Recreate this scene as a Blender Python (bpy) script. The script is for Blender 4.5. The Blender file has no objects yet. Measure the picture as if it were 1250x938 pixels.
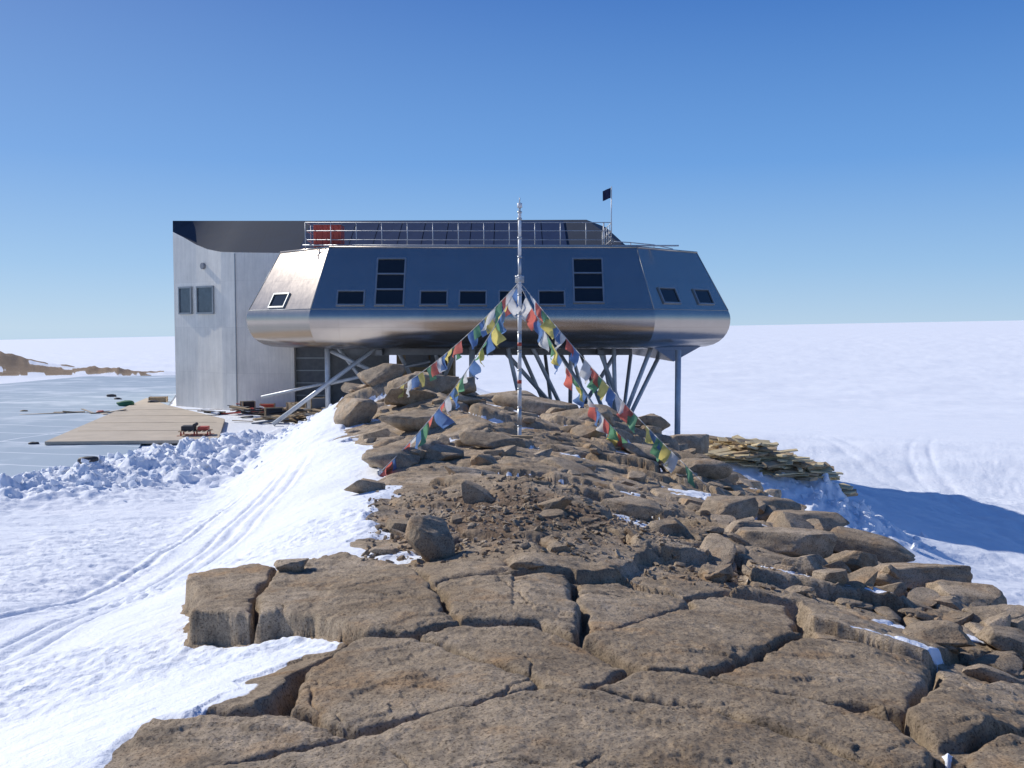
import bpy, bmesh, math, random
import numpy as np
from mathutils import Vector, Matrix
random.seed(7); rng=np.random.default_rng(11)
scene=bpy.context.scene
PITCH=math.radians(3.3)
F=1200.0
# ------------------------------------------------------------------ noise
def _hash(ix,iy,seed):
    n=(ix.astype(np.int64)*374761393+iy.astype(np.int64)*668265263+seed*144269504)&0xffffffff
    n=((n^(n>>13))*1274126177)&0xffffffff
    n=((n^(n>>16))*2246822519)&0xffffffff
    n=n^(n>>15)
    return (n&0xffffff)/float(0xffffff)
def vnoise(x,y,seed=0):
    ix=np.floor(x);iy=np.floor(y);fx=x-ix;fy=y-iy
    ux=fx*fx*fx*(fx*(fx*6-15)+10);uy=fy*fy*fy*(fy*(fy*6-15)+10)
    a=_hash(ix,iy,seed);b=_hash(ix+1,iy,seed);c=_hash(ix,iy+1,seed);d=_hash(ix+1,iy+1,seed)
    return (a+(b-a)*ux)*(1-uy)+(c+(d-c)*ux)*uy
def fbm(x,y,o=4,seed=0):
    s=0;a=.5;t=0
    for i in range(o):
        s=s+a*(vnoise(x,y,seed+i*17)-.5);t+=a;x=x*2.03+3.1;y=y*2.03+7.7;a*=.5
    return s/t*2
def voro(x,y,seed):
    ix=np.floor(x);iy=np.floor(y)
    f1=np.full(x.shape,9.);f2=np.full(x.shape,9.);c1x=np.zeros(x.shape);c1y=np.zeros(x.shape);ox=np.zeros(x.shape);oy=np.zeros(x.shape)
    for dx in(-1,0,1):
        for dy in(-1,0,1):
            cx=ix+dx;cy=iy+dy
            px=cx+.12+.76*_hash(cx,cy,seed);py=cy+.12+.76*_hash(cx,cy,seed+5)
            d=np.hypot(x-px,y-py)
            m=d<f1
            f2=np.where(m,f1,np.minimum(f2,d))
            f1=np.where(m,d,f1);c1x=np.where(m,cx,c1x);c1y=np.where(m,cy,c1y)
            ox=np.where(m,x-px,ox);oy=np.where(m,y-py,oy)
    return f1,f2-f1,_hash(c1x,c1y,seed+9),_hash(c1x,c1y,seed+11)-.5,_hash(c1x,c1y,seed+13)-.5,ox,oy
def sst(a,b,x):
    t=np.clip((x-a)/(b-a),0,1);return t*t*(3-2*t)
# ------------------------------------------------------------------ terrain profile (metres, eye level = 0)
Ys=[-50,4,6,8,10,13,16,20,25,30,36,42,50,60]
K=[([-60]*14,[-2.9,-2.9,-3.0,-3.2,-3.3,-3.6,-3.9,-4.2,-4.42,-4.42,-4.4,-4.35,-4.35,-4.3]),
([-4.5,-4.5,-4.2,-5,-5.2,-5.5,-6,-6.8,-7.8,-8.5,-9.2,-9.5,-9.7,-10],[-2.45,-2.45,-2.7,-2.95,-3.1,-3.4,-3.65,-4.0,-4.3,-4.4,-4.4,-4.38,-4.35,-4.3]),
([-1.6,-1.4,-1.0,-1.25,-1.5,-1.9,-2.2,-3.1,-4.4,-5.2,-5.5,-6,-6,-6],[-1.85,-1.85,-2.0,-2.1,-2.2,-2.35,-2.45,-2.6,-2.6,-2.4,-2.4,-3.2,-4,-4.3]),
([0,0,0,.2,.2,.2,0,0,-1.5,-3.0,-3,-2,-1,0],[-1.65,-1.7,-1.82,-1.95,-2.03,-2.15,-2.35,-2.4,-2.15,-1.85,-2.3,-3.2,-4,-4.5]),
([2.2,2.2,2.3,2.4,2.4,2.5,2.6,2.8,2.9,2.9,3.5,4,4,4],[-1.8,-1.8,-2.05,-2.3,-2.45,-2.6,-2.8,-3.0,-3.05,-2.95,-3.6,-4.4,-5,-6]),
([4.8,4.8,4.6,4.7,5,5,5.4,5.9,6.1,6.4,6.9,7.7,8,9],[-2.6,-2.6,-2.7,-2.8,-2.95,-3.15,-3.4,-3.8,-4.1,-4.5,-5.2,-5.95,-6.8,-8]),
([8.2,8.2,8.3,8.5,8.8,9.0,9.3,9.8,10.3,11,12,13,13.5,15],[-4.6,-4.6,-4.8,-5.0,-5.4,-5.9,-6.3,-6.8,-7.1,-7.2,-7.0,-6.9,-7.5,-9]),
([60]*14,[-9.5]*6+[-9.6,-9.8,-10,-10,-10.2,-10.4,-10.6,-11.5])]
def base(X,Y):
    kx=[np.interp(Y,Ys,k[0]) for k in K];kz=[np.interp(Y,Ys,k[1]) for k in K]
    z=np.where(X>=kx[-1],kz[-1],kz[0])
    for i in range(7):
        t=np.clip((X-kx[i])/(kx[i+1]-kx[i]),0,1)
        if i in(0,1,5): t=.45*t+.55*t*t*(3-2*t)
        if i==6: t=1-(1-t)**3
        zz=kz[i]+(kz[i+1]-kz[i])*t
        z=np.where((X>=kx[i])&(X<kx[i+1]),zz,z)
    r=np.hypot(X,Y)
    lf=np.interp(np.log(np.maximum(r,1)),np.log([60,150,400,2000,15000]),[-6,-14,-24,-30,-40])+.019*X*sst(200,1800,r)
    side=sst(-12,10,X)
    w=side*sst(45,115,r)+(1-side)*sst(98,160,r)
    w=np.clip(w,0,1)
    return z*(1-w)+lf*w
def slab_z(X,Y):
    return np.where(X<0,np.interp(Y,Ys,K[3][1])+.05*X,base(X,Y))
def ray(u,v):   # survey bearing -> horizontal / vertical tangents
    return (u-625)/F/(math.cos(PITCH)-(v-469)/F*math.sin(PITCH)), math.tan(math.atan((v-469)/F)+PITCH)
def on_slab(u,v):
    a,b=ray(u,v);Y=6.
    for i in range(25):
        z=float(slab_z(np.array(a*Y),np.array(Y)));Y=.5*Y+.5*(-z/b)
    return (a*Y,Y)
SL=[[(340,862),(375,820),(440,775),(505,778),(600,803),(665,832),(600,850),(490,880),(430,885)],
[(165,892),(185,870),(340,865),(428,888),(380,905),(230,938),(150,1000),(120,960)],
[(230,942),(400,907),(490,885),(600,853),(670,838),(715,846),(860,869),(1000,907),(1075,945),(1150,1200),(100,1200)],
[(510,777),(560,759),(650,761),(700,779),(775,815),(715,841),(668,832),(605,802)],
[(530,713),(600,701),(690,704),(711,745),(705,776),(650,757),(560,755),(542,745)],
[(307,727),(345,692),(420,674),(500,690),(525,712),(540,750),(563,757),(510,774),(440,772),(380,752),(310,749)],
[(230,695),(310,688),(340,692),(304,726),(302,747),(232,742)],
[(700,708),(760,708),(835,730),(830,745),(720,771),(713,745)],
[(708,778),(722,773),(830,748),(900,755),(985,778),(862,823),(795,817)],
[(864,826),(985,780),(1060,788),(1130,810),(1138,835),(1100,865),(1000,850)],
[(718,843),(790,820),(860,828),(1000,854),(1095,880),(1138,915),(1145,940),(1080,945),(1000,904),(862,866)],
[(1102,868),(1144,842),(1250,832),(1400,842),(1400,893),(1250,893),(1180,905),(1145,908)],
[(1175,912),(1250,898),(1400,899),(1450,1100),(1180,1100)],
[(1140,812),(1200,803),(1330,820),(1330,832),(1146,838)],
[(838,728),(880,722),(960,735),(985,772),(900,752),(836,744)],
[(764,703),(800,684),(900,690),(905,718),(880,720),(838,726)]]
SLW=[[on_slab(u,v) for u,v in p] for p in SL]
SOFF=[.0,-.015,.02,.0,.015,.02,-.02,-.02,.02,.0,.015,.03,.0,-.03,-.04,-.03]
PATCH=[(470,668,.42,.28),(525,732,.10,.16),(670,702,.22,.05),(1165,912,.16,.12),(805,640,.5,.4),(770,612,.3,.5),(1150,778,.9,.22),(970,715,.35,.25),(590,510,.4,.4),(700,560,.4,.5),(880,700,.3,.22),(1080,740,.45,.28),(960,655,.5,.5),(900,628,.5,.6),(455,600,.4,.9),(845,610,.4,.7),(1010,690,.4,.3),(1130,800,.5,.12),(440,640,.35,.4)]
PW=[]
for u,v,a,b in PATCH:
    p=on_slab(u,v);PW.append((p[0],p[1],a,b))
def poly_info(X,Y,P):
    n=len(P);ins=np.zeros(X.shape,bool);d=np.full(X.shape,9.)
    for i in range(n):
        x0,y0=P[i];x1,y1=P[(i+1)%n]
        c=((y0>Y)!=(y1>Y))&(X<(x1-x0)*(Y-y0)/((y1-y0) if y1!=y0 else 1e-9)+x0)
        ins^=c
        ex,ey=x1-x0,y1-y0
        t=np.clip(((X-x0)*ex+(Y-y0)*ey)/(ex*ex+ey*ey+1e-12),0,1)
        d=np.minimum(d,np.hypot(X-x0-t*ex,Y-y0-t*ey))
    return ins,d
def terrain(X,Y):
    X=np.asarray(X,float).ravel();Y=np.asarray(Y,float).ravel()
    r=np.hypot(X,Y)
    b=base(X,Y)
    XL=np.interp(Y,Ys,K[2][0]);XR=np.interp(Y,Ys,K[5][0])
    wn=fbm(X*1.3,Y*1.1,4,31)*.55+fbm(X*.4,Y*.4,2,44)*.4
    amp=.6+.4*sst(10,25,Y)
    inside=np.minimum(X-XL,(XR-X)*.8)+wn*amp
    mask=sst(-.06,.06,inside)*(1-sst(62,66,Y))*(Y>-30)
    fl=sst(-.3,.5,inside)*(1-sst(62,66,Y))
    # fractured bedrock
    wx=X+fbm(X*1.2,Y*1.2,4,3)*.22;wy=Y+fbm(X*1.2+9,Y*1.2,4,4)*.22
    ca,sa=math.cos(.45),math.sin(.45)
    u=wx*ca-wy*sa*.5;v=wx*sa*.5+wy*ca
    f,e,h,tx,ty,ox,oy=voro(u/1.35,v/.95,1)
    d1=(h-.45)*.20+tx*ox*.30+ty*oy*.22-.12*np.exp(-(e/.045)**1.5)
    f,e,h,tx,ty,ox,oy=voro(u/.42,v/.28,2)
    d2=(h-.5)*.075+tx*ox*.08+ty*oy*.06-.035*np.exp(-(e/.07)**1.5)
    f,e,h,tx,ty,ox,oy=voro(u/3.0+3,v/1.9,6)
    d3=(h-.45)*.50+tx*ox*.7+ty*oy*.5-.28*np.exp(-(e/.06)**1.5)
    wf=sst(17,25,Y)
    brk=.25+.65*sst(-.5,2.0,X+fbm(X*.5,Y*.5,2,15)*1.5)
    soil=sst(.1,.5,1-np.hypot((X+.1)/1.7,(Y-10.8)/2.2)+fbm(X,Y,3,77)*.5)*mask
    det=(d1*(1-.5*wf)*(.7+.3*brk)+d3*wf+d2*(.5+.6*wf)*brk)*(1-.75*soil)*(.45+.55*sst(7,10,Y))+fbm(X*5,Y*5,4,8)*.022+fbm(X*22,Y*22,2,9)*.007
    rockz=b+det+.03
    # snow
    left=1-sst(-3,1,X)
    sas=fbm(X*.9+Y*.25,Y*2.2,4,21)
    near=1-sst(40,140,r)
    rough=.75-.35*left*sst(-7.5,-5,X)
    ru=sst(-.1,.35,fbm(X*.3,Y*.45,3,29)+.25*(X<-6))
    sn=sas*.06*near*rough+fbm(X*4,Y*7,4,23)*.07*near*rough*ru+fbm(X*.25,Y*.25,2,25)*.22*near+fbm(X*12,Y*16,2,24)*.020*ru*(1-sst(10,25,r))
    t=np.clip((Y-22)/15,0,1)
    cx=-13.5+5.0*t+1.0*np.sin(Y*.5)
    heap=np.exp(-((X-cx)/(3.3-1.5*t))**2)*sst(20,24,Y)*(1-sst(36,40,Y))
    heap2=np.exp(-((Y-25.4+.12*(X+10))/1.3)**2)*sst(-8,-11,X)
    heap=np.maximum(heap,heap2*.45)
    chunky=np.abs(fbm(X*1.1,Y*1.1,5,51))*1.0+np.maximum(0,fbm(X*3,Y*3,4,55))*.45
    sn=sn+heap*(.12+chunky*.66)
    hp=np.exp(-(((X-11.3)/1.9)**2+((Y-33.4)/1.8)**2))
    sn=sn+hp*(.55+1.0*np.abs(fbm(X*.9,Y*.9,4,61))+.3*fbm(X*3,Y*3,3,66))
    sn=sn+.95*np.exp(-((X-9.9)/3.0)**2-((Y-35.6)/2.0)**2)
    dx=X+4.95+.006*(Y-12)**2+fbm(Y*.3,X*0,2,70)*.15
    tz=sst(5,7,Y)*(1-sst(19,23,Y))
    for q,(o_,w_) in enumerate(((-.62,.10),(-.38,.05),(.35,.05),(.62,.11),(.95,.05))):
        sn=sn-(.03+.03*vnoise(Y*2,Y*0,q))*np.exp(-((dx-o_)/w_)**2)*tz+.02*np.exp(-((dx-o_-.15)/.07)**2)*tz
    for k,(cx0,sl) in enumerate([(16,.35),(17.6,.35),(21,.1),(22.6,.1),(27,.6),(28.6,.6),(19,-.2),(20.6,-.2)]):
        dx=X-(cx0+sl*(Y-30)+1.5*np.sin(Y*.07+k//2))
        sn=sn-.06*np.exp(-(dx/.25)**2)*sst(20,26,Y)*(1-sst(75,110,Y))*(.3+vnoise(X*.5,Y*.5,k))
    sn=sn+fbm(X*.35,Y*.7,4,73)*.16*sst(8,16,X)*sst(110,60,r)
    yd=(X<-10)*sst(27,29,Y)*(1-sst(86,90,Y))*(1-np.clip(heap*2,0,1))
    sn=sn*(1-yd)
    sn=sn+fbm(X*.03,Y*.06,4,75)*1.0*sst(120,300,r)*(1-sst(1500,4000,r))
    snowz=b+sn
    pm=np.zeros(X.shape);wp=fbm(X*3,Y*3,3,91)*.45
    for (px,py,a,c) in PW:
        q=1-np.hypot((X-px)/a,(Y-py)/c)+wp
        pm=np.maximum(pm,sst(0,.25,q))
    lowsn=sst(.13,.18,-det+fbm(X*.5,Y*.5,2,97)*.14)*sst(9.5,12,Y)
    pm=np.maximum(pm,lowsn)
    m=mask*(1-pm)
    z=np.where(mask>0.001,snowz*(1-fl)+rockz*fl,snowz)
    z=np.where((pm>0)&(mask>.5),z*(1-pm)+np.maximum(z,b-.05)*pm,z)
    idx=np.where((r<12.5)&(Y>1.5)&(X>-4)&(X<7))[0]
    if len(idx):
        xi=X[idx];yi=Y[idx]
        x=xi+fbm(xi*2.2,yi*2.2,3,101)*.08+fbm(xi*11,yi*11,3,103)*.016;y=yi+fbm(xi*2.2+5,yi*2.2,3,102)*.08+fbm(xi*11,yi*11,3,104)*.016
        sz=slab_z(xi,yi);zz=z[idx];mm=m[idx];ss=soil[idx]
        und=fbm(xi*1.3,yi*1.6,3,120)*.022+fbm(xi*7,yi*7,4,121)*.012+fbm(xi*30,yi*30,3,122)*.008
        sh=fbm(xi*.9+4,yi*1.5,5,125);und=und+.012*sst(.05,.07,sh)-.010*sst(-.22,-.24,sh)
        f2,e2,h2,_,_,_,_=voro((xi+.12*fbm(xi*2,yi*2,3,131))*.8+.4*yi,(yi+.12*fbm(xi*2,yi*2,3,132))*1.1,133)
        und=und-.020*np.exp(-(e2/.010)**2)*sst(.5,.6,vnoise(xi*1.5,yi*1.5,134))
        sd=np.full(x.shape,-9.);off=np.zeros(x.shape)
        for k,P in enumerate(SLW):
            ins,d=poly_info(x,y,P)
            s=np.where(ins,d,-d)-(.006+.018*vnoise(xi*2,yi*2,140+k))
            u_=s>sd;off=np.where(u_,SOFF[k],off);sd=np.maximum(sd,s)
        dd=np.maximum(sd,0)
        top=sz+off+und-.024*np.exp(-dd/.012)-.006*np.exp(-dd/.06)
        rocky=mm>.5
        far=sst(7.6,8.4,yi)
        low=np.where(rocky,np.minimum(zz,sz-.17+.12*far),np.minimum(zz,sz-.05))
        near_=sst(-.12,-.05,sd)
        outz=zz*(1-near_)+low*near_
        w=sst(-.020,.0,sd)
        zz=outz*(1-w)+top*w
        mm=np.maximum(mm,sst(-.07,-.05,sd));ss=ss*(1-sst(-.05,0,sd))
        z[idx]=zz;m[idx]=mm;soil[idx]=ss
    # distant nunatak at left
    hl=np.exp(-((X+53)/9.5)**2-((Y-92)/7)**2)
    z=z+hl*(2.8+fbm(X*.5,Y*.5,4,201)*1.0)
    h2=np.exp(-((X+36)/3.4)**2-((Y-90)/3)**2);z=z+h2*(.5+fbm(X*.8,Y*.8,3,203)*.8)
    m2=sst(-.05,.05,fbm(X*.25+Y*.3,Y*1.1,4,205)*1.1+hl*.5-.02)*(hl>.05)
    m3=sst(.2,.35,h2+fbm(X,Y,3,207)*.4)*(h2>.05)
    m=np.maximum(m,np.maximum(m2,m3));soil=np.maximum(soil,np.maximum(m2,m3)*.8)
    return z,m,soil
# ------------------------------------------------------------------ materials
def mat(name):
    m=bpy.data.materials.new(name);m.use_nodes=True
    nt=m.node_tree;return m,nt,nt.nodes['Principled BSDF']
def N(nt,t): return nt.nodes.new(t)
def ramp(nt,fac,stops):
    n=nt.nodes.new('ShaderNodeValToRGB');e=n.color_ramp.elements
    while len(e)<len(stops): e.new(.5)
    for i,(p,c) in enumerate(stops):
        e[i].position=p;e[i].color=(*c,1)
    nt.links.new(fac,n.inputs[0]);return n.outputs[0]
def noise(nt,vec,scale,detail=6,rough=.6):
    n=N(nt,'ShaderNodeTexNoise');n.inputs['Scale'].default_value=scale;n.inputs['Detail'].default_value=detail;n.inputs['Roughness'].default_value=rough
    nt.links.new(vec,n.inputs['Vector']);return n.outputs['Fac']
def mixc(nt,f,a,b,bt='MIX'):
    n=nt.nodes.new('ShaderNodeMix');n.data_type='RGBA';n.blend_type=bt
    for s,v in((n.inputs[0],f),(n.inputs[6],a),(n.inputs[7],b)):
        if hasattr(v,'links') : nt.links.new(v,s)
        else: s.default_value=v if not isinstance(v,tuple) or len(v)==4 else (*v,1)
    return n.outputs[2]
def mathn(nt,op,a,b=None,clamp=False):
    n=nt.nodes.new('ShaderNodeMath');n.operation=op;n.use_clamp=clamp
    for i,v in enumerate((a,b)):
        if v is None: continue
        if hasattr(v,'links'): nt.links.new(v,n.inputs[i])
        else: n.inputs[i].default_value=v
    return n.outputs[0]
def bump(nt,h,dist,strength=1,prev=None):
    n=nt.nodes.new('ShaderNodeBump');n.inputs['Distance'].default_value=dist;n.inputs['Strength'].default_value=strength
    nt.links.new(h,n.inputs['Height'])
    if prev: nt.links.new(prev,n.inputs['Normal'])
    return n.outputs[0]
def rock_color(nt,P):
    a=noise(nt,P,.9,8,.65);b=noise(nt,P,7,8,.7);c=noise(nt,P,75,3,.7);d=noise(nt,P,2.6,6,.6)
    col=ramp(nt,a,[(.32,(.33,.245,.16)),(.5,(.48,.375,.262)),(.68,(.62,.50,.37))])
    col=mixc(nt,ramp(nt,b,[(.36,(0,0,0)),(.54,(1,1,1))]),mixc(nt,.6,col,(.16,.13,.10)),col)
    col=mixc(nt,ramp(nt,d,[(.53,(0,0,0)),(.70,(.55,.55,.55))]),col,(.50,.30,.145))
    sp=ramp(nt,c,[(.36,(.33,.31,.29)),(.48,(1,1,1)),(.62,(1.0,1.0,1.0)),(.72,(1.45,1.45,1.45))])
    return mixc(nt,.9,col,sp,'MULTIPLY')
def rock_bump(nt,P,prev=None):
    n1=bump(nt,noise(nt,P,6,8,.7),.05,.9,prev)
    n2=bump(nt,noise(nt,P,44,6,.75),.018,1,n1)
    return n2
def snow_nodes(nt,P):
    c=ramp(nt,noise(nt,P,.35,5,.6),[(.3,(.76,.80,.86)),(.7,(.84,.86,.90))])
    n1=bump(nt,noise(nt,P,3.2,6,.6),.08,.7)
    n2=bump(nt,noise(nt,P,26,4,.7),.014,.8,n1)
    return c,n2
mg,nt,bs=mat('rock_and_snow_ground')
P=N(nt,'ShaderNodeNewGeometry').outputs['Position']
at_r=N(nt,'ShaderNodeAttribute');at_r.attribute_name='rock'
at_s=N(nt,'ShaderNodeAttribute');at_s.attribute_name='soil'
rc=rock_color(nt,P)
soilc=ramp(nt,noise(nt,P,14,8,.75),[(.35,(.13,.085,.055)),(.55,(.26,.185,.125)),(.7,(.38,.285,.20))])
rc=mixc(nt,at_s.outputs['Fac'],rc,soilc)
sc,snb=snow_nodes(nt,P)
fm=mathn(nt,'ADD',at_r.outputs['Fac'],mathn(nt,'MULTIPLY',mathn(nt,'SUBTRACT',noise(nt,P,9,5,.7),.5),.7))
fm=ramp(nt,fm,[(.45,(0,0,0)),(.55,(1,1,1))])
nt.links.new(mixc(nt,fm,sc,rc),bs.inputs['Base Color'])
nm=nt.nodes.new('ShaderNodeMix');nm.data_type='VECTOR'
nt.links.new(fm,nm.inputs[0]);nt.links.new(snb,nm.inputs[4]);nt.links.new(rock_bump(nt,P),nm.inputs[5])
nt.links.new(nm.outputs[1],bs.inputs['Normal'])
rr=mathn(nt,'ADD',mathn(nt,'MULTIPLY',fm,.1),.75);nt.links.new(rr,bs.inputs['Roughness'])
bs.inputs['Specular IOR Level'].default_value=.12
mr,nt,bs=mat('granite_rock');P=N(nt,'ShaderNodeNewGeometry').outputs['Position']
nt.links.new(rock_color(nt,P),bs.inputs['Base Color']);nt.links.new(rock_bump(nt,P),bs.inputs['Normal']);bs.inputs['Roughness'].default_value=.8;bs.inputs['Specular IOR Level'].default_value=.2
ms,nt,bs=mat('snow');P=N(nt,'ShaderNodeNewGeometry').outputs['Position'];c,nb=snow_nodes(nt,P)
nt.links.new(c,bs.inputs['Base Color']);nt.links.new(nb,bs.inputs['Normal']);bs.inputs['Roughness'].default_value=.75;bs.inputs['Specular IOR Level'].default_value=.12
def simple(name,col,rough=.5,metal=0,var=.25,scale=3,bd=0,bscale=20):
    m,nt,bs=mat(name);P=N(nt,'ShaderNodeNewGeometry').outputs['Position']
    f=noise(nt,P,scale,6,.65)
    lo=tuple(c*(1-var) for c in col);hi=tuple(min(1,c*(1+var)) for c in col)
    nt.links.new(ramp(nt,f,[(.3,lo),(.7,hi)]),bs.inputs['Base Color'])
    bs.inputs['Roughness'].default_value=rough;bs.inputs['Metallic'].default_value=metal
    if bd: nt.links.new(bump(nt,noise(nt,P,bscale,5),bd),bs.inputs['Normal'])
    return m
def steel(name,col,rough,sx,sz,seam=.5,metal=1.,var=.12,tone=.93,rv=.25,bd=.012):
    m,nt,bs=mat(name);P=N(nt,'ShaderNodeNewGeometry').outputs['Position']
    sp=N(nt,'ShaderNodeSeparateXYZ');nt.links.new(P,sp.inputs[0])
    cb=N(nt,'ShaderNodeCombineXYZ');nt.links.new(sp.outputs[0],cb.inputs[0]);nt.links.new(sp.outputs[2],cb.inputs[1])
    br=N(nt,'ShaderNodeTexBrick');br.offset=.0;br.inputs['Scale'].default_value=1
    br.inputs['Brick Width'].default_value=sx;br.inputs['Row Height'].default_value=sz
    br.inputs['Mortar Size'].default_value=.010;br.inputs['Mortar Smooth'].default_value=.3
    br.inputs['Color1'].default_value=(tone,tone,tone,1);br.inputs['Color2'].default_value=(1.0,1.0,1.0,1);br.inputs['Mortar'].default_value=(seam,seam,seam,1)
    nt.links.new(cb.outputs[0],br.inputs['Vector'])
    f=noise(nt,P,.8,7,.7)
    st=N(nt,'ShaderNodeMapping');st.inputs['Scale'].default_value=(3,3,.25);nt.links.new(P,st.inputs['Vector'])
    f2=noise(nt,st.outputs[0],2,5,.7)
    f=mathn(nt,'ADD',mathn(nt,'MULTIPLY',f,.5),mathn(nt,'MULTIPLY',f2,.5))
    c=ramp(nt,f,[(.35,tuple(x*(1-var) for x in col)),(.65,tuple(min(1,x*(1+var)) for x in col))])
    nt.links.new(mixc(nt,1.,c,br.outputs['Color'],'MULTIPLY'),bs.inputs['Base Color'])
    bs.inputs['Metallic'].default_value=metal
    nt.links.new(mathn(nt,'ADD',mathn(nt,'MULTIPLY',f,rv),rough-.5*rv),bs.inputs['Roughness'])
    nt.links.new(bump(nt,noise(nt,P,1.3,2),bd,.5),bs.inputs['Normal'])
    return m
m_hull=steel('brushed_steel_cladding',(.46,.405,.355),.24,1.85,1.05,.80,.95,.06,.96,.10,.008)
m_garage=steel('aluminium_wall_panels',(.86,.80,.70),.5,1.15,2.4,.86,.12,.14)
m_dark=steel('dark_blue_roof',(.022,.036,.06),.85,2.2,9,.6,0,.2)
m_glass=simple('window_glass',(.012,.016,.02),.08,0,.1)
m_frame=simple('window_frame',(.30,.32,.33),.45,.6,.1)
m_rail=simple('galvanised_rail',(.45,.47,.49),.45,.6,.1)
m_col=simple('grey_steel_column',(.50,.52,.54),.45,.3,.15)
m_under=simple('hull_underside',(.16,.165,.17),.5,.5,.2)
m_red=simple('red_paint',(.45,.06,.035),.5,0,.2)
m_wood=simple('timber_planks',(.62,.50,.29),.75,0,.2,6,.01)
m_wood2=simple('weathered_timber',(.38,.28,.17),.8,0,.3,5,.01)
m_ply=simple('plywood_sheet',(.50,.42,.32),.8,0,.12,1.2)
m_black=simple('dark_rubber',(.03,.03,.035),.6,0,.2)
m_green=simple('green_canvas',(.03,.13,.06),.7,0,.2)
m_white=simple('white_paint',(.66,.67,.68),.5,0,.1)
m_grey=simple('grey_paint',(.22,.23,.25),.5,0,.1)
m_door=simple('dark_door_recess',(.12,.13,.14),.5,.3,.2)
m_navy=simple('navy_flag_cloth',(.01,.015,.06),.8,0,.2)
def clothmat(n,c):
    m,nt,bs=mat('cloth_'+n);P=N(nt,'ShaderNodeNewGeometry').outputs['Position']
    col=ramp(nt,noise(nt,P,5,6),[(.3,tuple(x*.75 for x in c)),(.7,tuple(min(1,x*1.15) for x in c))])
    nt.links.new(col,bs.inputs['Base Color']);bs.inputs['Roughness'].default_value=.9
    tr=nt.nodes.new('ShaderNodeBsdfTranslucent');nt.links.new(col,tr.inputs[0]);mx=nt.nodes.new('ShaderNodeMixShader');mx.inputs[0].default_value=.45
    nt.links.new(bs.outputs[0],mx.inputs[1]);nt.links.new(tr.outputs[0],mx.inputs[2]);nt.links.new(mx.outputs[0],nt.nodes['Material Output'].inputs[0])
    return m
cloth=[clothmat(n,c) for n,c in (('blue',(.15,.26,.50)),('white',(.72,.72,.71)),('red',(.70,.19,.15)),('green',(.17,.38,.22)),('yellow',(.80,.67,.22)))]
# tarp
mt,nt,bs=mat('blue_tarpaulin');P=N(nt,'ShaderNodeNewGeometry').outputs['Position']
mp=N(nt,'ShaderNodeMapping');mp.inputs['Rotation'].default_value=(0,0,.25);nt.links.new(P,mp.inputs['Vector'])
br=N(nt,'ShaderNodeTexBrick');br.offset=0;br.inputs['Scale'].default_value=1;br.inputs['Brick Width'].default_value=14;br.inputs['Row Height'].default_value=2.6;br.inputs['Mortar Size'].default_value=.07;br.inputs['Mortar Smooth'].default_value=.4
br.inputs['Color1'].default_value=(.35,.43,.50,1);br.inputs['Color2'].default_value=(.40,.48,.55,1);br.inputs['Mortar'].default_value=(.66,.71,.76,1)
nt.links.new(mp.outputs[0],br.inputs['Vector'])
f=noise(nt,P,.28,5,.55)
nt.links.new(mixc(nt,ramp(nt,f,[(.52,(0,0,0)),(.66,(.6,.6,.6))]),br.outputs['Color'],(.70,.75,.80)),bs.inputs['Base Color'])
bs.inputs['Roughness'].default_value=.7;bs.inputs['Specular IOR Level'].default_value=.12
w=noise(nt,P,1.2,3,.5);nt.links.new(bump(nt,w,.04,.5),bs.inputs['Normal'])
# ------------------------------------------------------------------ helpers
def link(o): scene.collection.objects.link(o);return o
def mesh_np(name,V,Fq,mats,smooth=False,matidx=None,attrs=None):
    me=bpy.data.meshes.new(name);k=Fq.shape[1]
    me.vertices.add(len(V));me.vertices.foreach_set('co',np.ascontiguousarray(V,dtype=np.float32).ravel())
    me.loops.add(Fq.size);me.loops.foreach_set('vertex_index',Fq.astype(np.int32).ravel())
    me.polygons.add(len(Fq));me.polygons.foreach_set('loop_start',np.arange(0,Fq.size,k,dtype=np.int32))
    me.polygons.foreach_set('use_smooth',np.full(len(Fq),smooth))
    if matidx is not None: me.polygons.foreach_set('material_index',matidx.astype(np.int32))
    for m in mats: me.materials.append(m)
    me.update(calc_edges=True);me.validate()
    if attrs:
        for n,a in attrs.items():
            t=me.attributes.new(n,'FLOAT','POINT');t.data.foreach_set('value',a.astype(np.float32))
    return link(bpy.data.objects.new(name,me))
def empty(name,loc=(0,0,0)):
    o=bpy.data.objects.new(name,None);o.location=loc;o.empty_display_size=.3;return link(o)
def child(o,p):
    o.parent=p;o.matrix_parent_inverse=Matrix.Translation(-Vector(p.location));return o
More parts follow.
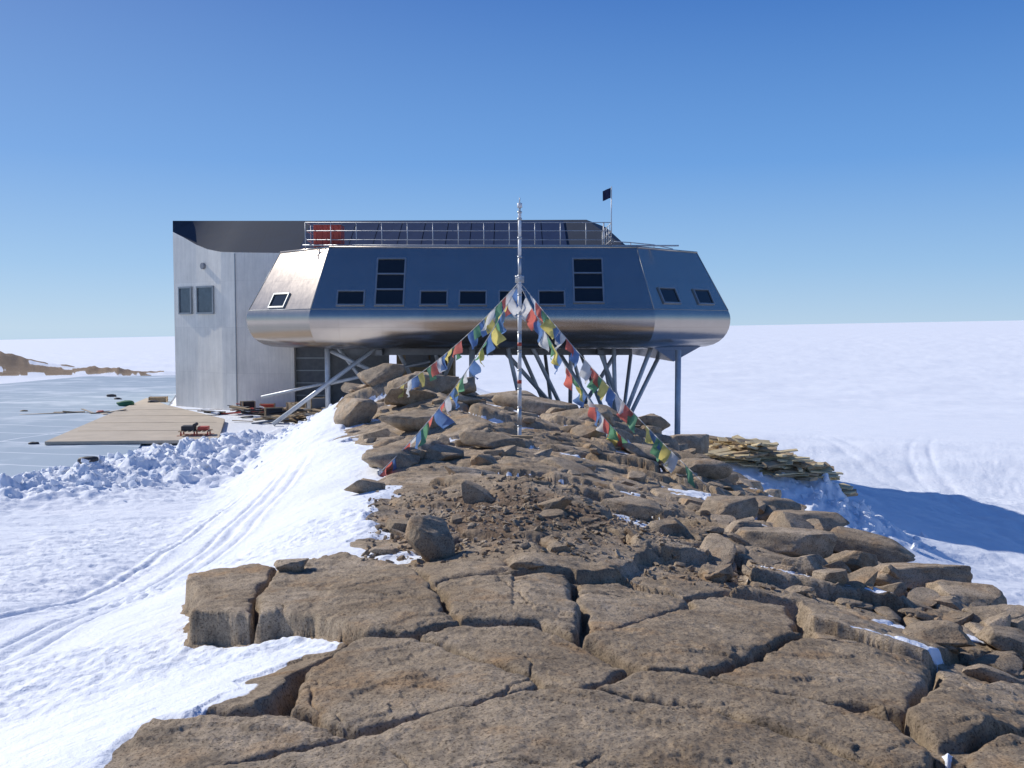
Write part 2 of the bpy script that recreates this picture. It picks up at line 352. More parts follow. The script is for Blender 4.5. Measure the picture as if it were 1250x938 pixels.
class B:
    def __init__(s): s.bm=bmesh.new();s.mats=[]
    def mi(s,m):
        if m not in s.mats: s.mats.append(m)
        return s.mats.index(m)
    def poly(s,pts,m,smooth=False):
        f=s.bm.faces.new([s.bm.verts.new(p) for p in pts]);f.material_index=s.mi(m);f.smooth=smooth;return f
    def tube(s,p,q,r,m,n=8,r2=None):
        p=Vector(p);q=Vector(q);d=(q-p).normalized();a=d.orthogonal().normalized();b=d.cross(a);r2=r if r2 is None else r2
        A=[s.bm.verts.new(p+(a*math.cos(t)+b*math.sin(t))*r) for t in [2*math.pi*i/n for i in range(n)]]
        C=[s.bm.verts.new(q+(a*math.cos(t)+b*math.sin(t))*r2) for t in [2*math.pi*i/n for i in range(n)]]
        k=s.mi(m)
        for i in range(n):
            f=s.bm.faces.new([A[i],A[(i+1)%n],C[(i+1)%n],C[i]]);f.material_index=k;f.smooth=True
        for L in(A[::-1],C):
            f=s.bm.faces.new(L);f.material_index=k
    def box(s,c,x,y,z,m,ax=None):
        c=Vector(c);X,Y,Z=ax if ax else (Vector((1,0,0)),Vector((0,1,0)),Vector((0,0,1)))
        v=[s.bm.verts.new(c+X*(i*x/2)+Y*(j*y/2)+Z*(k*z/2)) for i in(-1,1) for j in(-1,1) for k in(-1,1)]
        kk=s.mi(m)
        for f in((0,1,3,2),(4,6,7,5),(0,4,5,1),(2,3,7,6),(0,2,6,4),(1,5,7,3)):
            g=s.bm.faces.new([v[i] for i in f]);g.material_index=kk
    def done(s,name,parent=None,recalc=True,bevel=0):
        if recalc: bmesh.ops.recalc_face_normals(s.bm,faces=s.bm.faces)
        me=bpy.data.meshes.new(name);s.bm.to_mesh(me);s.bm.free()
        for m in s.mats: me.materials.append(m)
        o=link(bpy.data.objects.new(name,me))
        if bevel:
            b=o.modifiers.new('b','BEVEL');b.width=bevel;b.segments=2;b.limit_method='ANGLE'
        if parent: child(o,parent)
        return o
def hz(x,y):
    return float(terrain(np.array([x]),np.array([y]))[0][0])
def rotax(a,tilt=0,roll=0):
    M=(Matrix.Rotation(a,3,'Z')@Matrix.Rotation(tilt,3,'X')@Matrix.Rotation(roll,3,'Y'))
    return M.col[0].copy(),M.col[1].copy(),M.col[2].copy()
# ------------------------------------------------------------------ ground
fa=np.linspace(math.radians(-37),math.radians(37),900)
ba=np.linspace(math.radians(37),math.radians(323),92)[1:-1]
ang=np.concatenate([fa,ba]);nc=len(ang)
rs=np.concatenate([np.linspace(.25,2.7,18),np.geomspace(2.75,62,1000),np.geomspace(63,16000,260)]);nr=len(rs)
R,A=np.meshgrid(rs,ang,indexing='ij');X=(R*np.sin(A)).ravel();Y=(R*np.cos(A)).ravel()
Z,M_,S_=terrain(X,Y)
V=np.stack([X,Y,Z],1)
i=np.arange(nr-1)[:,None]*nc;j=np.arange(nc)[None,:];j2=(j+1)%nc
Q=np.stack([i+j,i+j2,i+nc+j2,i+nc+j],-1).reshape(-1,4)[:,::-1]
ground=mesh_np('snow_and_rock_ground',V,Q,[mg],True,None,{'rock':M_,'soil':S_})
# ------------------------------------------------------------------ rocks
def ico(sub):
    bm=bmesh.new();bmesh.ops.create_icosphere(bm,subdivisions=sub,radius=1)
    v=np.array([x.co[:] for x in bm.verts]);f=np.array([[q.index for q in p.verts] for p in bm.faces]);bm.free();return v,f
ICO={k:ico(k) for k in(2,3,4,5)}
def rock(sub,seed,cuts=14,nz=.04,dmin=.4,dmax=.8,soft=.93):
    g=np.random.default_rng(seed);v,f=ICO[sub];v=v.copy()
    ax=g.normal(size=3)*.15+np.array([0,0,1]);ax/=np.linalg.norm(ax)
    pl=[(ax,g.uniform(.35,.55)),(-ax,.55)]
    for k in range(cuts):
        n=g.normal(size=3);n/=np.linalg.norm(n);pl.append((n,g.uniform(dmin,dmax)))
    for n,d in pl: v-=np.maximum(0,v@n-d)[:,None]*n*soft
    nn=v/np.maximum(np.linalg.norm(v,axis=1,keepdims=True),1e-6)
    a,b_,c_=v[:,0],v[:,1],v[:,2]
    off=(fbm(a*1.3+seed+c_*1.1,b_*1.3+c_*1.2,3,seed)*1.3+fbm(a*3+seed+c_*2,b_*3+c_*2.5,3,seed+1)*.8+fbm(a*9+seed,b_*9+c_*8,3,seed)*.4)*nz
    v+=nn*off[:,None]
    v/=np.abs(v).max(0);return v
def euler(a,t,r):
    return np.array(Matrix.Rotation(a,3,'Z')@Matrix.Rotation(t,3,'X')@Matrix.Rotation(r,3,'Y'))
def scatter(name,xs,ys,sizes,flat,mtl,sink=.25,tilt=.35,seed=0,smooth=False,cuts=9,nz=.04,thr=.010):
    g=np.random.default_rng(seed);vars3=[rock(3,seed*50+i,cuts,nz) for i in range(14)];vars2=[rock(2,seed*70+i,cuts,nz) for i in range(10)]
    zs=terrain(xs,ys)[0];VV=[];FF=[];o=0
    for i in range(len(xs)):
        d=math.hypot(xs[i],ys[i]);s=sizes[i]
        big=s/d>thr
        v=(vars3 if big else vars2)[g.integers(10)];f=ICO[3 if big else 2][1]
        sc=np.array([s*g.uniform(.8,1.5),s*g.uniform(.55,1.),s*flat*g.uniform(.5,1.3)])/2
        w=(v*sc)@euler(g.uniform(0,6.28) if g.random()<.4 else g.normal()*.6-.3,g.normal()*tilt,g.normal()*tilt+.10).T
        w+=np.array([xs[i],ys[i],zs[i]+sc[2]*(1-2*sink)])
        VV.append(w);FF.append(f+o);o+=len(v)
    ob=mesh_np(name,np.vstack(VV),np.vstack(FF),[mtl],True)
    if not smooth:
        try: ob.data.set_sharp_from_angle(angle=math.radians(24))
        except Exception: pass
    return ob
n=9000
xs=rng.uniform(-6,9,n);ys=8.6+rng.uniform(0,1,n)**1.5*36
XL=np.interp(ys,Ys,K[2][0]);XR=np.interp(ys,Ys,K[5][0])
den=.07+.42*np.clip((xs-1.0)/3,0,1)+.5*np.clip(vnoise(xs*.8,ys*.8,5)-.55,0,1)
keep=(xs>XL+.1)&(xs<XR+.3)&(rng.uniform(0,1,n)<den*.55)
xs,ys=xs[keep],ys[keep]
sz=.06+.5*rng.uniform(0,1,len(xs))**3+.004*ys
sz=np.where(ys>20,sz*1.4,sz)
scatter('rock_rubble',xs,ys,sz,.42,mr,.32,.2,3)
n=5500;xs=rng.normal(0,1.9,n)-.1;ys=rng.normal(10.6,1.7,n);k=(ys>8.3)&(xs>np.interp(ys,Ys,K[2][0]));xs,ys=xs[k],ys[k]
scatter('gravel',xs,ys,.015+.08*rng.uniform(0,1,len(xs))**4,.6,mr,.2,.5,4)
n=200;xs=rng.uniform(3.2,6.0,n);ys=rng.uniform(6,10,n);k=xs>2.4+.25*(ys-5);scatter('rock_debris',xs[k],ys[k],.07+.5*rng.uniform(0,1,k.sum())**3,.45,mr,.25,.2,5)
BL=[(528,668,None,.50,.45,.54,.3,1),(355,700,None,.30,.22,.12,.2,2),(645,697,None,.30,.2,.11,.1,3),
(466,500,31,1.5,1.3,.85,.2,4),(535,505,29,1.9,1.3,.65,.4,5),(437,552,26,1.3,1.2,1.05,.1,6),(505,560,23,1.7,1.2,.65,.5,7),
(560,500,33,2.0,1.4,.7,.9,8),(660,520,30,3.0,1.6,.65,-.3,9),(720,545,28,2.4,1.5,.65,-.5,10),(480,590,17,1.1,.8,.36,.3,11),(540,580,17.5,1.0,.7,.34,1.1,12),
(620,500,34,2.4,1.5,.6,-.2,13),(450,605,14,.7,.6,.28,.2,14),(500,525,27,1.6,1.2,.6,.1,40),
(960,705,11,1.2,.6,.40,-.25,15),(885,655,13.5,.9,.7,.40,.3,16),(985,755,9.2,.45,.3,.24,.2,17),(905,690,11.6,.7,.5,.28,.7,18),(1040,720,11.2,.9,.6,.36,-.4,19),
(1120,745,10.3,1.2,.7,.38,-.3,20),(1170,760,9.8,.9,.7,.36,-.1,21),(1215,790,8.8,.7,.5,.34,.3,22),(1060,690,12.6,1.3,.7,.36,-.5,23),(985,670,14.5,1.2,.8,.45,-.2,24),
(1150,830,7.2,.6,.5,.2,.2,25),(930,640,17,1.3,.9,.46,-.3,26),(850,600,22,1.6,1.,.5,-.3,27),(790,570,24,1.7,1.,.5,-.6,28),(870,745,8.9,.38,.3,.16,.4,29),(820,690,11,.6,.4,.22,.2,30),
(770,655,12.6,.9,.6,.26,-.3,31),(680,640,13.4,.5,.4,.22,.5,32),(700,610,17,1.3,.7,.34,-.4,33),(600,560,20,1.4,.9,.35,.2,34),(1235,820,7.7,.6,.5,.3,.1,35),(575,600,15,1.0,.6,.26,.7,36),
(790,545,30,1.6,1.2,.6,.2,37),(840,590,33,1.6,1.3,.8,.2,38),(885,575,36,1.8,1.3,.7,.2,39)]
for (u,v,Yd,wd,dp,hh,rt,sd) in BL:
    if Yd is None: x,y=on_slab(u,v)
    else: y=Yd;x=ray(u,v)[0]*y
    z=hz(x,y)
    vv=rock(5 if y<12 else 4,sd*13+1,11,.045,.42,.8,.92)*np.array([wd/2,dp/2,hh/2])
    vv=vv@euler(rt,random.uniform(-.12,.12),random.uniform(-.1,.2)).T
    o=mesh_np('boulder',vv,ICO[5 if y<12 else 4][1],[mr],True)
    o.location=(x,y,z+hh*.30)
n=1000;ys=rng.uniform(23,39,n);t=np.clip((ys-22)/15,0,1);xs=-13.5+5*t+np.sin(ys*.5)+rng.normal(0,1,n)*(1.9-.8*t)
xs2=rng.uniform(-26,-9,250);ys2=25.4-.12*(xs2+10)+rng.normal(0,.6,250)
xs=np.append(xs,xs2);ys=np.append(ys,ys2)
n=240;xs=np.append(xs,rng.normal(11.6,1.2,n));ys=np.append(ys,rng.normal(33.2,1.2,n))
scatter('snow_chunks',xs,ys,.06+.32*rng.uniform(0,1,len(xs))**4,.7,ms,.35,.4,8,False,10,.06,.009)
# ------------------------------------------------------------------ tarp yard
us=np.linspace(0,1,90);vs=np.linspace(0,1,90)
c0=(-34,26.5);c1=(-11.3,27.8);c2=(-28.5,87);c3=(-37,85)
Xt=[];Yt=[]
for a in vs:
    for b_ in us:
        xl=c0[0]+(c3[0]-c0[0])*a-3.2*math.sin(a*math.pi);xr=c1[0]+(c2[0]-c1[0])*a
        yl=c0[1]+(c3[1]-c0[1])*a;yr=c1[1]+(c2[1]-c1[1])*a
        Xt.append(xl+(xr-xl)*b_);Yt.append(yl+(yr-yl)*b_)
Xt=np.array(Xt);Yt=np.array(Yt)
Zt=base(Xt,Yt)+.06+np.maximum(0,fbm(Xt*.6,Yt*.6,3,301))*.05
nn=90;i=np.arange(nn-1)[:,None]*nn;j=np.arange(nn-1)[None,:]
Qt=np.stack([i+j,i+j+1,i+nn+j+1,i+nn+j],-1).reshape(-1,4)
mesh_np('blue_tarpaulin',np.stack([Xt,Yt,Zt],1),Qt,[mt],True)
b=B()
zp=-4.36+.16
pl=[(-17.2,36),(-11,36.6),(-13.2,45),(-18.6,53),(-21.8,58.5)]
top=[(x,y,zp) for x,y in pl];bot=[(x,y,zp-.12) for x,y in pl]
b.poly(top,m_ply)
for k in range(5): b.poly([bot[k],bot[(k+1)%5],top[(k+1)%5],top[k]],m_ply)
for k in range(1,5):
    yy=36.3+k*3.4;b.tube((-17-.22*(yy-36)+.2,yy,zp+.0),(-11.4-.26*(yy-36.6),yy+.3,zp+.0),.012,m_wood2,5)
b.done('plywood_platform')
# ------------------------------------------------------------------ station
st=empty('polar_research_station',(0,50,0))
XLf,XRf,Xl,Xr,Yf,Ysd,Yb2,Yb=-8.65,6.1,-12.4,10.2,42.0,46.0,60.,64.
def ring(d,z):
    t=.414*d
    return [Vector(p) for p in((XLf+t,Yf+d,z),(XRf-t,Yf+d,z),(Xr-d,Ysd+t,z),(Xr-d,Yb2-t,z),(XRf-t,Yb-d,z),(XLf+t,Yb-d,z),(Xl+d,Yb2-t,z),(Xl+d,Ysd+t,z))]
prof=[(1.5,3.52),(0.10,0.78),(.03,.60),(0,.42),(.01,.2),(.06,-.05),(.15,-.27),(.29,-.48),(.48,-.66),(.72,-.80),(1.05,-.90),(1.6,-.95)]
b=B();kh=b.mi(m_hull);rings=[]
for d,z in prof: rings.append([b.bm.verts.new(p) for p in ring(d,z)])
for a in range(len(rings)-1):
    for k in range(8):
        f=b.bm.faces.new([rings[a][k],rings[a][(k+1)%8],rings[a+1][(k+1)%8],rings[a+1][k]]);f.material_index=kh;f.smooth=a>=1
f=b.bm.faces.new(rings[0]);f.material_index=kh
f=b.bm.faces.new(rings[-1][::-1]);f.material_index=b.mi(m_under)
o=b.done('hull',st)
try:o.data.set_sharp_from_angle(angle=math.radians(24))
except Exception: pass
b=B();tp=ring(1.5,3.52);bt=ring(.10,.78)
for k in range(8): b.tube(tp[k],tp[(k+1)%8],.05,m_hull,8)
for k in range(8): b.tube(tp[k],bt[k],.022,m_frame,6)
for k in(7,0,1): b.tube(bt[k],bt[(k+1)%8],.018,m_frame,6)
b.done('hull_edge_trim',st)
b=B();Aa=Vector((5.6,42.75,-.50));Bb=Vector((9.75,46.6,-.45));C=Vector((7.45,45.3,-1.58));D=Vector((4.6,49,-1.1));E=Vector((9,51,-1.0))
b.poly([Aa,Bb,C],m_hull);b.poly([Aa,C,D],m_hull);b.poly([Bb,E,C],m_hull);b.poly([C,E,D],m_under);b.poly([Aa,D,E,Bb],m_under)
b.done('corner_fairing',st,recalc=True)
def fpt(k,u,v):
    return (bt[k]*(1-u)+bt[(k+1)%8]*u)*(1-v)+(tp[k]*(1-u)+tp[(k+1)%8]*u)*v
def win(b,k,u0,u1,v0,v1,panes=1):
    p00,p10,p01,p11=fpt(k,u0,v0),fpt(k,u1,v0),fpt(k,u0,v1),fpt(k,u1,v1)
    c=(p00+p10+p01+p11)/4;ex=(p10-p00+p11-p01);W=ex.length/2;ex.normalize();n_=ex.cross((p01-p00).normalized()).normalized();ey=n_.cross(ex);H=(p01-p00).length
    b.box(c,W-.04,.03,H-.04,m_glass,(ex,n_,ey))
    t=.065
    for s in(-1,1):
        b.box(c+ex*s*(W/2),t,.14,H+t,m_frame,(ex,n_,ey))
        b.box(c+ey*s*(H/2)+n_*.003,W-t,.14,t,m_frame,(ex,n_,ey))
    for q in range(1,panes):
        b.box(c+ey*(-H/2+H*q/panes),W-t,.13,t,m_frame,(ex,n_,ey))
b=B()
for u0,u1 in((.07,.15),(.316,.396),(.432,.512),(.55,.628),(.667,.744)): win(b,0,u0,u1,.06,.28)
win(b,0,.176,.262,.06,.80,3);win(b,0,.778,.868,.10,.80,3)
win(b,7,.33,.58,.04,.26);win(b,1,.14,.36,.10,.34);win(b,1,.62,.84,.10,.34)
b.done('hull_windows',st,recalc=True)
b=B()
x0,x1,yr=-9.25,4.45,44.3;z0=3.56
for z in(.35,.75,1.12): b.tube((x0,yr,z0+z),(x1,yr,z0+z),.018,m_rail,6)
b.tube((x0-.1,yr-.1,z0+.1),(x1+3.0,yr-.1,z0+.08),.035,m_rail,6)
nP=12
for k in range(nP+1):
    x=x0+(x1-x0)*k/nP;b.tube((x,yr,z0-.1),(x,yr,z0+1.13),.02,m_rail,6)
for z in(.35,.75,1.12):
    b.tube((x0,yr,z0+z),(x0,yr+5,z0+z),.018,m_rail,6);b.tube((x1,yr,z0+z),(x1,yr+4.6,z0+z),.018,m_rail,6)
for k in(1,2,3,4): b.tube((x0,yr+k*1.2,z0),(x0,yr+k*1.2,z0+1.12),.018,m_rail,6);b.tube((x1,yr+k*1.1,z0),(x1,yr+k*1.1,z0+1.12),.018,m_rail,6)
b.tube((x1-.35,yr,z0),(x1-.35,yr,z0+1.12),.03,m_rail,6)
b.tube((x1-.35,yr,z0+.9),(x1+.15,yr,z0+.15),.02,m_rail,6)
pts=[(x1,yr,z0+.28),(5.3,44.2,z0+.22),(6.4,44.6,z0+.15),(7.4,45.6,z0+.05)]
for p,q in zip(pts,pts[1:]): b.tube(p,q,.022,m_rail,6)
for p in pts: b.tube(p,(p[0],p[1],z0-.05),.02,m_rail,6)
b.done('roof_railing',st)
b=B();b.box((-8.35,45.2,4.1),1.25,.9,1.05,m_red)
for k in range(5): b.box((-8.85+k*.25,44.73,4.1),.05,.04,.95,m_red)
b.box((-8.35,45.2,4.64),1.3,.95,.04,m_grey);b.done('red_roof_locker',st,bevel=.015)
b=B();px_=4.42;py_=44.1
b.tube((px_,py_,3.45),(px_,py_,6.25),.028,m_rail,8,.018)
b.done('roof_flagpole',st)
Vf=[];Ff=[]
for a in range(9):
    for c in range(7):
        Vf.append((px_-.03-a*.045,py_+.05*math.sin(a*1.1+c*.3),6.2-c*.075-.02*a))
for a in range(8):
    for c in range(6): Ff.append((a*7+c,a*7+c+1,(a+1)*7+c+1,(a+1)*7+c))
child(mesh_np('roof_flag',np.array(Vf),np.array(Ff),[m_navy],True),st)
wl=[(-18.5,54,5.2),(-17.7,53.45,4.83),(-16.9,52.9,4.42),(-16.1,52.3,4.12),(-15.2,51.6,3.93),(-14.3,51,3.86),(-11.4,51,3.82)]
ridge=[(-18.5,54.02,5.80)]+[(x,54.6,5.86) for x in(-17.6,-16.8,-16.0,-15.1,-14.2,-11.4)]
b=B()
for k in range(6): b.poly([wl[k],wl[k+1],ridge[k+1],ridge[k]],m_dark,False)
b.poly([wl[6],(6.1,50,3.82),(4.1,54.6,5.92),ridge[6]],m_dark)
b.poly([(6.1,50,3.82),(7.5,60,3.82),(5.5,58,5.85),(4.1,54.6,5.92)],m_dark)
b.poly([ridge[0],ridge[1],ridge[6],(4.1,54.6,5.92),(5.5,58,5.85),(5.5,66,5.6),(-18.5,66,5.6)],m_dark)
b.poly([(6.1,50,3.82),(6.1,50,3.4),(-11.4,50.9,3.4),wl[6]],m_dark)
o=b.done('sloped_roof',st)
bm=bmesh.new();bm.from_mesh(o.data);bmesh.ops.remove_doubles(bm,verts=bm.verts,dist=.001)
for f in bm.faces: f.smooth=True
bm.to_mesh(o.data);bm.free()
try:o.data.set_sharp_from_angle(angle=math.radians(30))
except Exception: pass
m_solar=simple('solar_panel_glass',(.012,.026,.07),.5,0,.2);b=B()
for k in range(12):
    xa=-11.0+k*1.26;xb=xa+1.22
    f=lambda x,t:(Vector((x,50.98-(x+11.4)/17.5*1.0,3.82)).lerp(Vector((x,54.6,5.88)),t)+Vector((0,-.05,.05)))
    if xb<4.0: b.poly([f(xa,.06),f(xb,.06),f(xb,.95),f(xa,.95)],m_solar)
b.done('solar_panels',st)
b=B();zb=-4.6
bot=[(x,y,zb) for x,y,z in wl]
for k in range(6): b.poly([bot[k],bot[k+1],wl[k+1],wl[k]],m_garage)
b.poly([(-18.5,66,zb),bot[0],wl[0],ridge[0],(-18.5,66,5.6)],m_garage)
b.poly([bot[6],(-11.4,60,zb),(-11.4,60,3.8),wl[6]],m_garage)
b.done('garage_walls',st)
b=B();b.box((-14.3,50.99,-.35),.05,.05,8.3,m_frame)
b.done('garage_corner_trim',st)
b=B();b.box((-10.55,51.4,-2.6),1.7,.1,3.9,m_door);b.box((-11.35,51.2,-2.6),.12,.5,3.9,m_garage);b.box((-9.65,51.2,-2.6),.12,.5,3.9,m_garage)
for k in range(6): b.box((-10.55,51.33,-4.2+k*.65),1.55,.05,.05,m_frame)
b.box((-8.0,51.6,-2.6),3.1,.1,3.9,m_under)
b.done('garage_gate',st)
m_glass2=simple('garage_window_glass',(.10,.13,.15),.12,0,.2)
def gwin(b,u0,u1,z0_,z1_):
    p0=Vector((-18.5,54,0));p1=Vector((-14.3,51,0));ex=(p1-p0).normalized();n_=ex.cross(Vector((0,0,1))).normalized()
    a=p0+(p1-p0)*u0;c=p0+(p1-p0)*u1;W=(c-a).length;m=(a+c)/2+Vector((0,0,(z0_+z1_)/2));H=z1_-z0_;Zv=Vector((0,0,1))
    b.box(m,W-.05,.06,H-.05,m_glass2,(ex,n_,Zv))
    for s in(-1,1):
        b.box(m+ex*s*W/2,.09,.18,H+.09,m_frame,(ex,n_,Zv));b.box(m+Zv*s*H/2+n_*.003,W-.09,.18,.09,m_frame,(ex,n_,Zv))
b=B();gwin(b,.10,.30,.75,2.15);gwin(b,.40,.66,.75,2.15)
b.done('garage_windows',st)
b=B();c=Vector((-18.5,54,0)).lerp(Vector((-14.3,51,0)),.5)
b.tube((c.x+.05,c.y+.05,3.25),(c.x-.06,c.y-.08,3.25),.17,m_grey,20);b.done('garage_vent',st)
b=B()
def strut(x,y,x2,y2,zt=-.85,r=.10,m=m_col):
    g=hz(x,y)-.3
    b.tube((x,y,g),(x2,y2,zt),r,m,12)
    d=Vector((x2-x,y2-y,zt-g)).normalized();t=.5/max(d.z,.2)
    b.tube((x,y,g),Vector((x,y,g))+d*t,r*1.5,m_under,10)
b.tube((7.42,43.9,hz(7.42,43.9)-.4),(7.42,43.9,-1.0),.135,m_col,16)
b.tube((-8.3,44.2,hz(-8.3,44.2)-.3),(-8.3,44.2,-.85),.12,m_col,14)
b.tube((-1.8,44.3,-3.8),(-1.8,44.3,-.85),.14,m_col,12)
S=[(4.9,46,2.0,46),(4.9,46,3.3,50),(4.9,46,4.6,44.5),(4.9,46,7.2,46.5),(4.7,45,6.3,44.4),(2.9,49,-.6,46),(2.9,49,.9,44.6),(2.9,49,2.7,45),(3.0,49,5.2,47),
(5.5,50,4.2,46),(5.5,50,6.6,54),(2.2,52,.3,50),(2.2,52,1.8,56),(.6,46,-.2,44.4),(4.6,55,3.0,52),(6.2,48,3.9,44.6),(-4.2,50,-5.6,47),(-4.2,50,-2.6,47),(-3.4,53,-4,50),(-6,46,-8,45)]
for s in S: strut(*s)
b.tube((-10.6,43.4,-4.3),(-6.1,44.4,-.9),.10,m_col,12)
b.tube((-8.4,44.4,-.95),(-5.8,45.0,-2.3),.10,m_col,12)
b.tube((-8.3,44.2,-2.55),(-3.9,46.5,-1.6),.08,m_col,10)
b.tube((-11.5,45,-3.2),(-8.3,44.6,-2.5),.07,m_col,10)
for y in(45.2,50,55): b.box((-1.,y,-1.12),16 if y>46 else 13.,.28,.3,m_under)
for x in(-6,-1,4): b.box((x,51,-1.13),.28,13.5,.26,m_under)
b.done('support_columns',st)
b=B();b.box((-4.6,53,-2.6),3.0,2.2,3.2,m_wood2);b.box((-5.0,51.8,-1.6),1.2,.1,1.0,m_grey);b.box((-3.9,51.83,-2.2),.8,.1,1.8,m_door);b.done('service_core',st)
# ------------------------------------------------------------------ mast
MX,MY=.17,22.0;mz=hz(MX,MY)
ma=empty('flag_mast',(MX,MY,mz));b=B()
zt=2.55;z=mz-.15;k=0
while z<zt:
    z2=min(z+.42,zt);b.tube((MX,MY,z),(MX,MY,z2),.046 if z<1 else .038,[m_white,m_rail,m_white,m_white][k%4],12)
    b.tube((MX,MY,z2-.02),(MX,MY,z2+.02),.052,m_rail,12)
    if k in(3,5): b.tube((MX,MY,z+.12),(MX,MY,z+.20),.050,m_red,12)
    z=z2;k+=1
b.tube((MX,MY,zt),(MX,MY,zt+.12),.025,m_rail,8);b.tube((MX,MY,zt+.1),(MX,MY,zt+.2),.055,m_white,10);b.tube((MX,MY,zt+.2),(MX,MY,zt+.32),.012,m_rail,6)
b.tube((MX-.1,MY,1.12),(MX+.1,MY,1.12),.03,m_rail,8);b.tube((MX-.1,MY,1.05),(MX+.1,MY,1.05),.06,cloth[1],8)
b.box((MX,MY,mz+.02),.32,.32,.04,m_rail);b.box((MX+.05,MY-.3,mz+.06),.5,.14,.06,m_wood2)
b.done('mast_tube',ma)
# ------------------------------------------------------------------ prayer flags
def flagline(p,q,sag,n,seed,size=.30,start=.06):
    g=random.Random(seed);p=Vector(p);q=Vector(q);o=empty('prayer_flag_string',p);b=B()
    P=lambda t:p.lerp(q,t)+Vector((0,0,-sag*4*t*(1-t)))
    for k in range(24): b.tube(P(k/24),P((k+1)/24),.009,cloth[1],5)
    b.done('cord',o)
    V=[];Fc=[];MI=[]
    L=(q-p).length;ci=g.randrange(5)
    for k in range(n):
        t=start+(1-start)*(k+.1+g.uniform(-.1,.1))/n;w=size*g.uniform(.85,1.2)/L;h=size*g.uniform(.75,1.1)
        if g.random()<.06: continue
        if t+w>1.02: break
        blow=Vector((g.uniform(-.45,.45),g.uniform(-.4,.3),-1)).normalized();ph=g.uniform(0,6);curl=g.uniform(.03,.08);fold=g.uniform(.65,1)
        base_=len(V);dirn=(P(t+w)-P(t)).normalized()
        nrm=dirn.cross(blow).normalized();tw=g.uniform(-.35,.35)
        for a in range(7):
            for c in range(7):
                s=a/6;r=c/6
                pt=P(t+w*s*fold)+blow*(h*r)+nrm*(curl*math.sin(ph+s*5+r*3)*r*1.4+tw*(s-.5)*r*h*.9)+dirn*(tw*.25*r*r*h)+Vector((.07*math.sin(ph+2)*r*r,0,0))
                V.append(tuple(pt))
        for a in range(6):
            for c in range(6): Fc.append((base_+a*7+c,base_+a*7+c+1,base_+(a+1)*7+c+1,base_+(a+1)*7+c));MI.append((ci)%5)
        ci+=1 if g.random()<.75 else g.randrange(2,4)
    child(mesh_np('flags',np.array(V),np.array(Fc),cloth,True,np.array(MI)),o)
T=(MX,MY,1.02)
flagline(T,(-3.3,27,hz(-3.3,27)+.45),.22,24,1,.38,.03)
flagline(T,(-2.2,16.2,hz(-2.2,16.2)+.12),.34,27,2,.35,.03)
flagline(T,(3.75,18.8,hz(3.75,18.8)+.15),.16,27,3,.33,.06)
flagline((MX,MY,.95),(2.95,24.5,hz(2.95,24.5)+.2),.36,22,4,.35,.05)
# ------------------------------------------------------------------ debris
def planks(name,cx,cy,n,spread,L,seed,mats,zl=.5,rx=1,ry=1,tl=0):
    g=random.Random(seed);b=B()
    for k in range(n):
        x=cx+g.gauss(0,spread*rx);y=cy+g.gauss(0,spread*ry*.5)
        l=L*g.uniform(.35,1);z=hz(x,y)+.06+zl*g.random()*math.exp(-((x-cx)/spread)**2*.5)
        b.box((x,y,z),l,g.uniform(.12,.32),g.uniform(.03,.09),g.choice(mats),rotax(g.gauss(0.1,.55),g.gauss(tl,.15),g.gauss(0,.13)))
    return b.done(name,bevel=.004)
planks('timber_pile',8.7,35.0,130,.95,2.2,1,[m_wood,m_wood,m_wood,m_wood2],.7,tl=.2)
planks('timber_pile',10.7,35.0,50,.6,1.4,2,[m_wood,m_wood,m_wood2],.4,tl=.2)
planks('timber_scrap',-9.6,45.5,60,1.3,1.8,3,[m_wood2,m_wood2,m_black,m_grey],.5)
planks('timber_scrap',-13.0,48.5,34,1.5,1.4,4,[m_wood2,m_red,m_black,m_white],.4)
def crate(name,x,y,w,d,h,m,rot,zl=0):
    b=B();z=hz(x,y)+zl;ax=rotax(rot)
    b.box((x,y,z+h/2),w,d,h,m,ax)
    for s in(-1,1):
        for t in(-1,1): b.box(Vector((x,y,z+h/2))+ax[0]*s*w/2+ax[1]*t*d/2,.06,.06,h+.04,m_wood2,ax)
        if s>0: b.box(Vector((x,y,z+h+.01)),w+.08 ,.08,.03,m_wood2,ax)
    return b.done(name,bevel=.01)
for a in((-11.3,46.5,.8,.6,.55,m_black,.3),(-10.4,47.8,.9,.7,.7,m_wood2,.8),(-12.3,49.3,.7,.6,.5,m_red,.2),(-13.4,49.7,.6,.5,.6,m_black,.5),(-9.2,46.4,.9,.6,.9,m_grey,.6),(-20.2,56,.9,.7,.35,m_wood2,.2)): crate('storage_crate',*a)
def sled(x,y,rot):
    o=empty('cargo_sled',(x,y,hz(x,y)+.14));z=hz(x,y)+.14;ax=rotax(rot);c=Vector((x,y,z));b=B()
    for s in(-1,1):
        b.box(c+ax[1]*s*.3+Vector((0,0,.04)),1.3,.07,.06,m_red,ax)
        for t in(-.5,0,.5): b.box(c+ax[1]*s*.3+ax[0]*t+Vector((0,0,.13)),.05,.05,.16,m_red,ax)
    for k in range(7): b.box(c+ax[0]*(-.54+k*.18)+Vector((0,0,.23)),.1,.8,.03,m_wood2,ax)
    b.done('frame',o)
    b=B()
    b.box(c+ax[0]*-.25+Vector((0,0,.34)),.5,.55,.18,m_black,ax);b.box(c+ax[0]*.3+Vector((0,0,.32)),.4,.5,.14,m_red,ax);b.tube(c+ax[1]*-.3+Vector((0,0,.46)),c+ax[1]*.3+Vector((0,0,.46)),.07,m_black,10)
    b.done('cargo',o,bevel=.02)
sled(-12.35,38.2,.15)
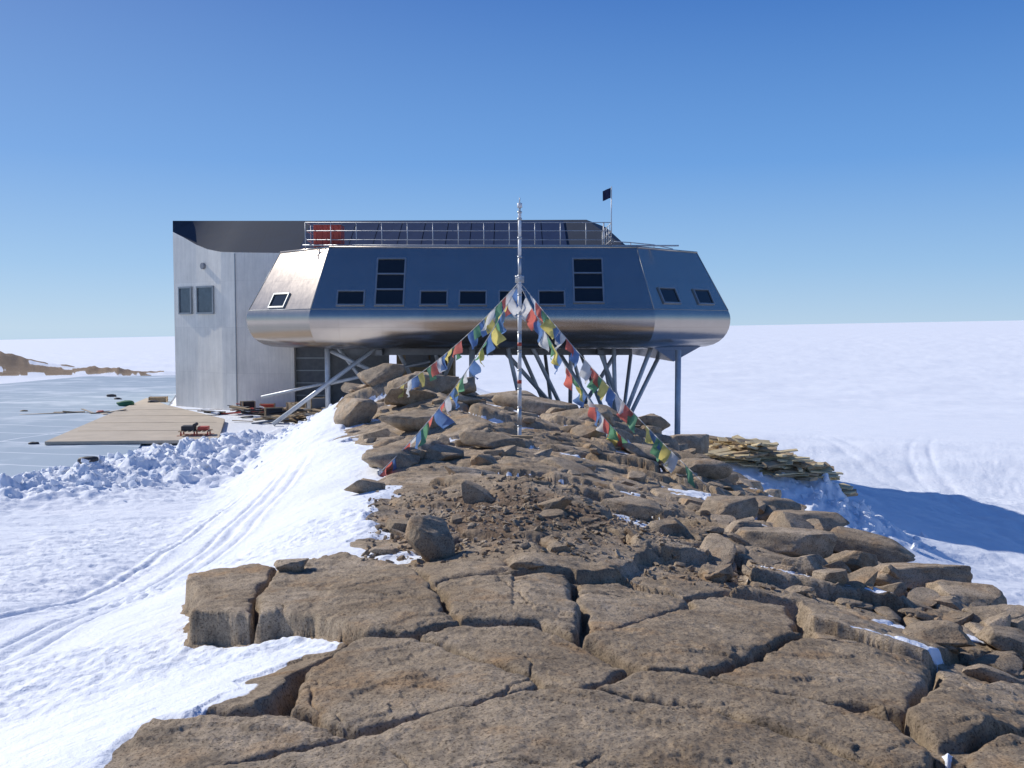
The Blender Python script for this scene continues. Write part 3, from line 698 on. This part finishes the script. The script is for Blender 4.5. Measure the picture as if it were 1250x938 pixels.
def bag(x,y,s,m,name):
    v=rock(3,int(abs(x*10)),8,.08,.6,.9,.7)*np.array([s*.7,s*.45,s*.3])
    o=mesh_np(name,v,ICO[3][1],[m],True);o.location=(x,y,hz(x,y)+s*.25)
bag(-21.0,53.2,.7,m_green,'canvas_bag');bag(-20.1,55.0,.5,m_black,'canvas_bag')
bag(-24.5,60,.45,m_black,'equipment_bag');bag(-23.3,58,.35,m_black,'equipment_bag');bag(-17.8,36.4,.28,m_black,'equipment_bag');bag(-11.8,27.2,.4,m_black,'equipment_bag');bag(-12.0,27.6,.3,m_black,'equipment_bag')
bag(-24.9,50,.3,m_wood2,'equipment_bag');bag(-20.8,49.5,.3,m_red,'equipment_bag')
planks('loose_boards',-21.3,49,7,1.2,2.4,7,[m_wood2,m_ply],.05)
# ------------------------------------------------------------------ light
EL=math.radians(34);AZ=math.radians(-58)
sd=Vector((math.sin(AZ)*math.cos(EL),math.cos(AZ)*math.cos(EL),math.sin(EL)))
L=bpy.data.lights.new('sun','SUN');L.energy=4.5;L.angle=math.radians(.5);L.color=(1,.95,.87)
lo=link(bpy.data.objects.new('sun',L));lo.rotation_euler=sd.to_track_quat('Z','Y').to_euler()
w=bpy.data.worlds.new('World');scene.world=w;w.use_nodes=True
nt=w.node_tree;bg=nt.nodes['Background'];sk=nt.nodes.new('ShaderNodeTexSky');sk.sky_type='NISHITA';sk.sun_disc=False
sk.sun_elevation=EL;sk.sun_rotation=AZ;sk.altitude=1400;sk.air_density=1.0;sk.dust_density=.1;sk.ozone_density=3.0
tcn=nt.nodes.new('ShaderNodeTexCoord');sp=nt.nodes.new('ShaderNodeSeparateXYZ');nt.links.new(tcn.outputs['Generated'],sp.inputs[0])
gr=ramp(nt,sp.outputs[2],[(0,(.50,.70,.92)),(.06,(.34,.58,.90)),(.16,(.16,.39,.83)),(.32,(.054,.20,.61)),(1,(.02,.08,.32))])
sunv=nt.nodes.new('ShaderNodeVectorMath');sunv.operation='DOT_PRODUCT';nt.links.new(tcn.outputs['Generated'],sunv.inputs[0]);sunv.inputs[1].default_value=sd
gl=mathn(nt,'POWER',mathn(nt,'MAXIMUM',sunv.outputs['Value'],0.0),4.0)
gr=mixc(nt,mathn(nt,'MULTIPLY',gl,.16),gr,(1.0,1.02,1.05,1))
sc_=nt.nodes.new('ShaderNodeVectorMath');sc_.operation='SCALE';nt.links.new(gr,sc_.inputs[0]);sc_.inputs['Scale'].default_value=9.0
nt.links.new(mixc(nt,.90,sk.outputs[0],sc_.outputs[0]),bg.inputs[0]);bg.inputs[1].default_value=.102
scene.view_settings.view_transform='Standard';scene.view_settings.look='None';scene.view_settings.exposure=0
cam=bpy.data.cameras.new('camera');co=link(bpy.data.objects.new('camera',cam));scene.camera=co
cam.sensor_width=36;cam.lens=36*F/1250;cam.clip_end=40000;cam.clip_start=.05
co.location=(0,0,0);co.rotation_euler=(math.radians(90)-PITCH,0,0)
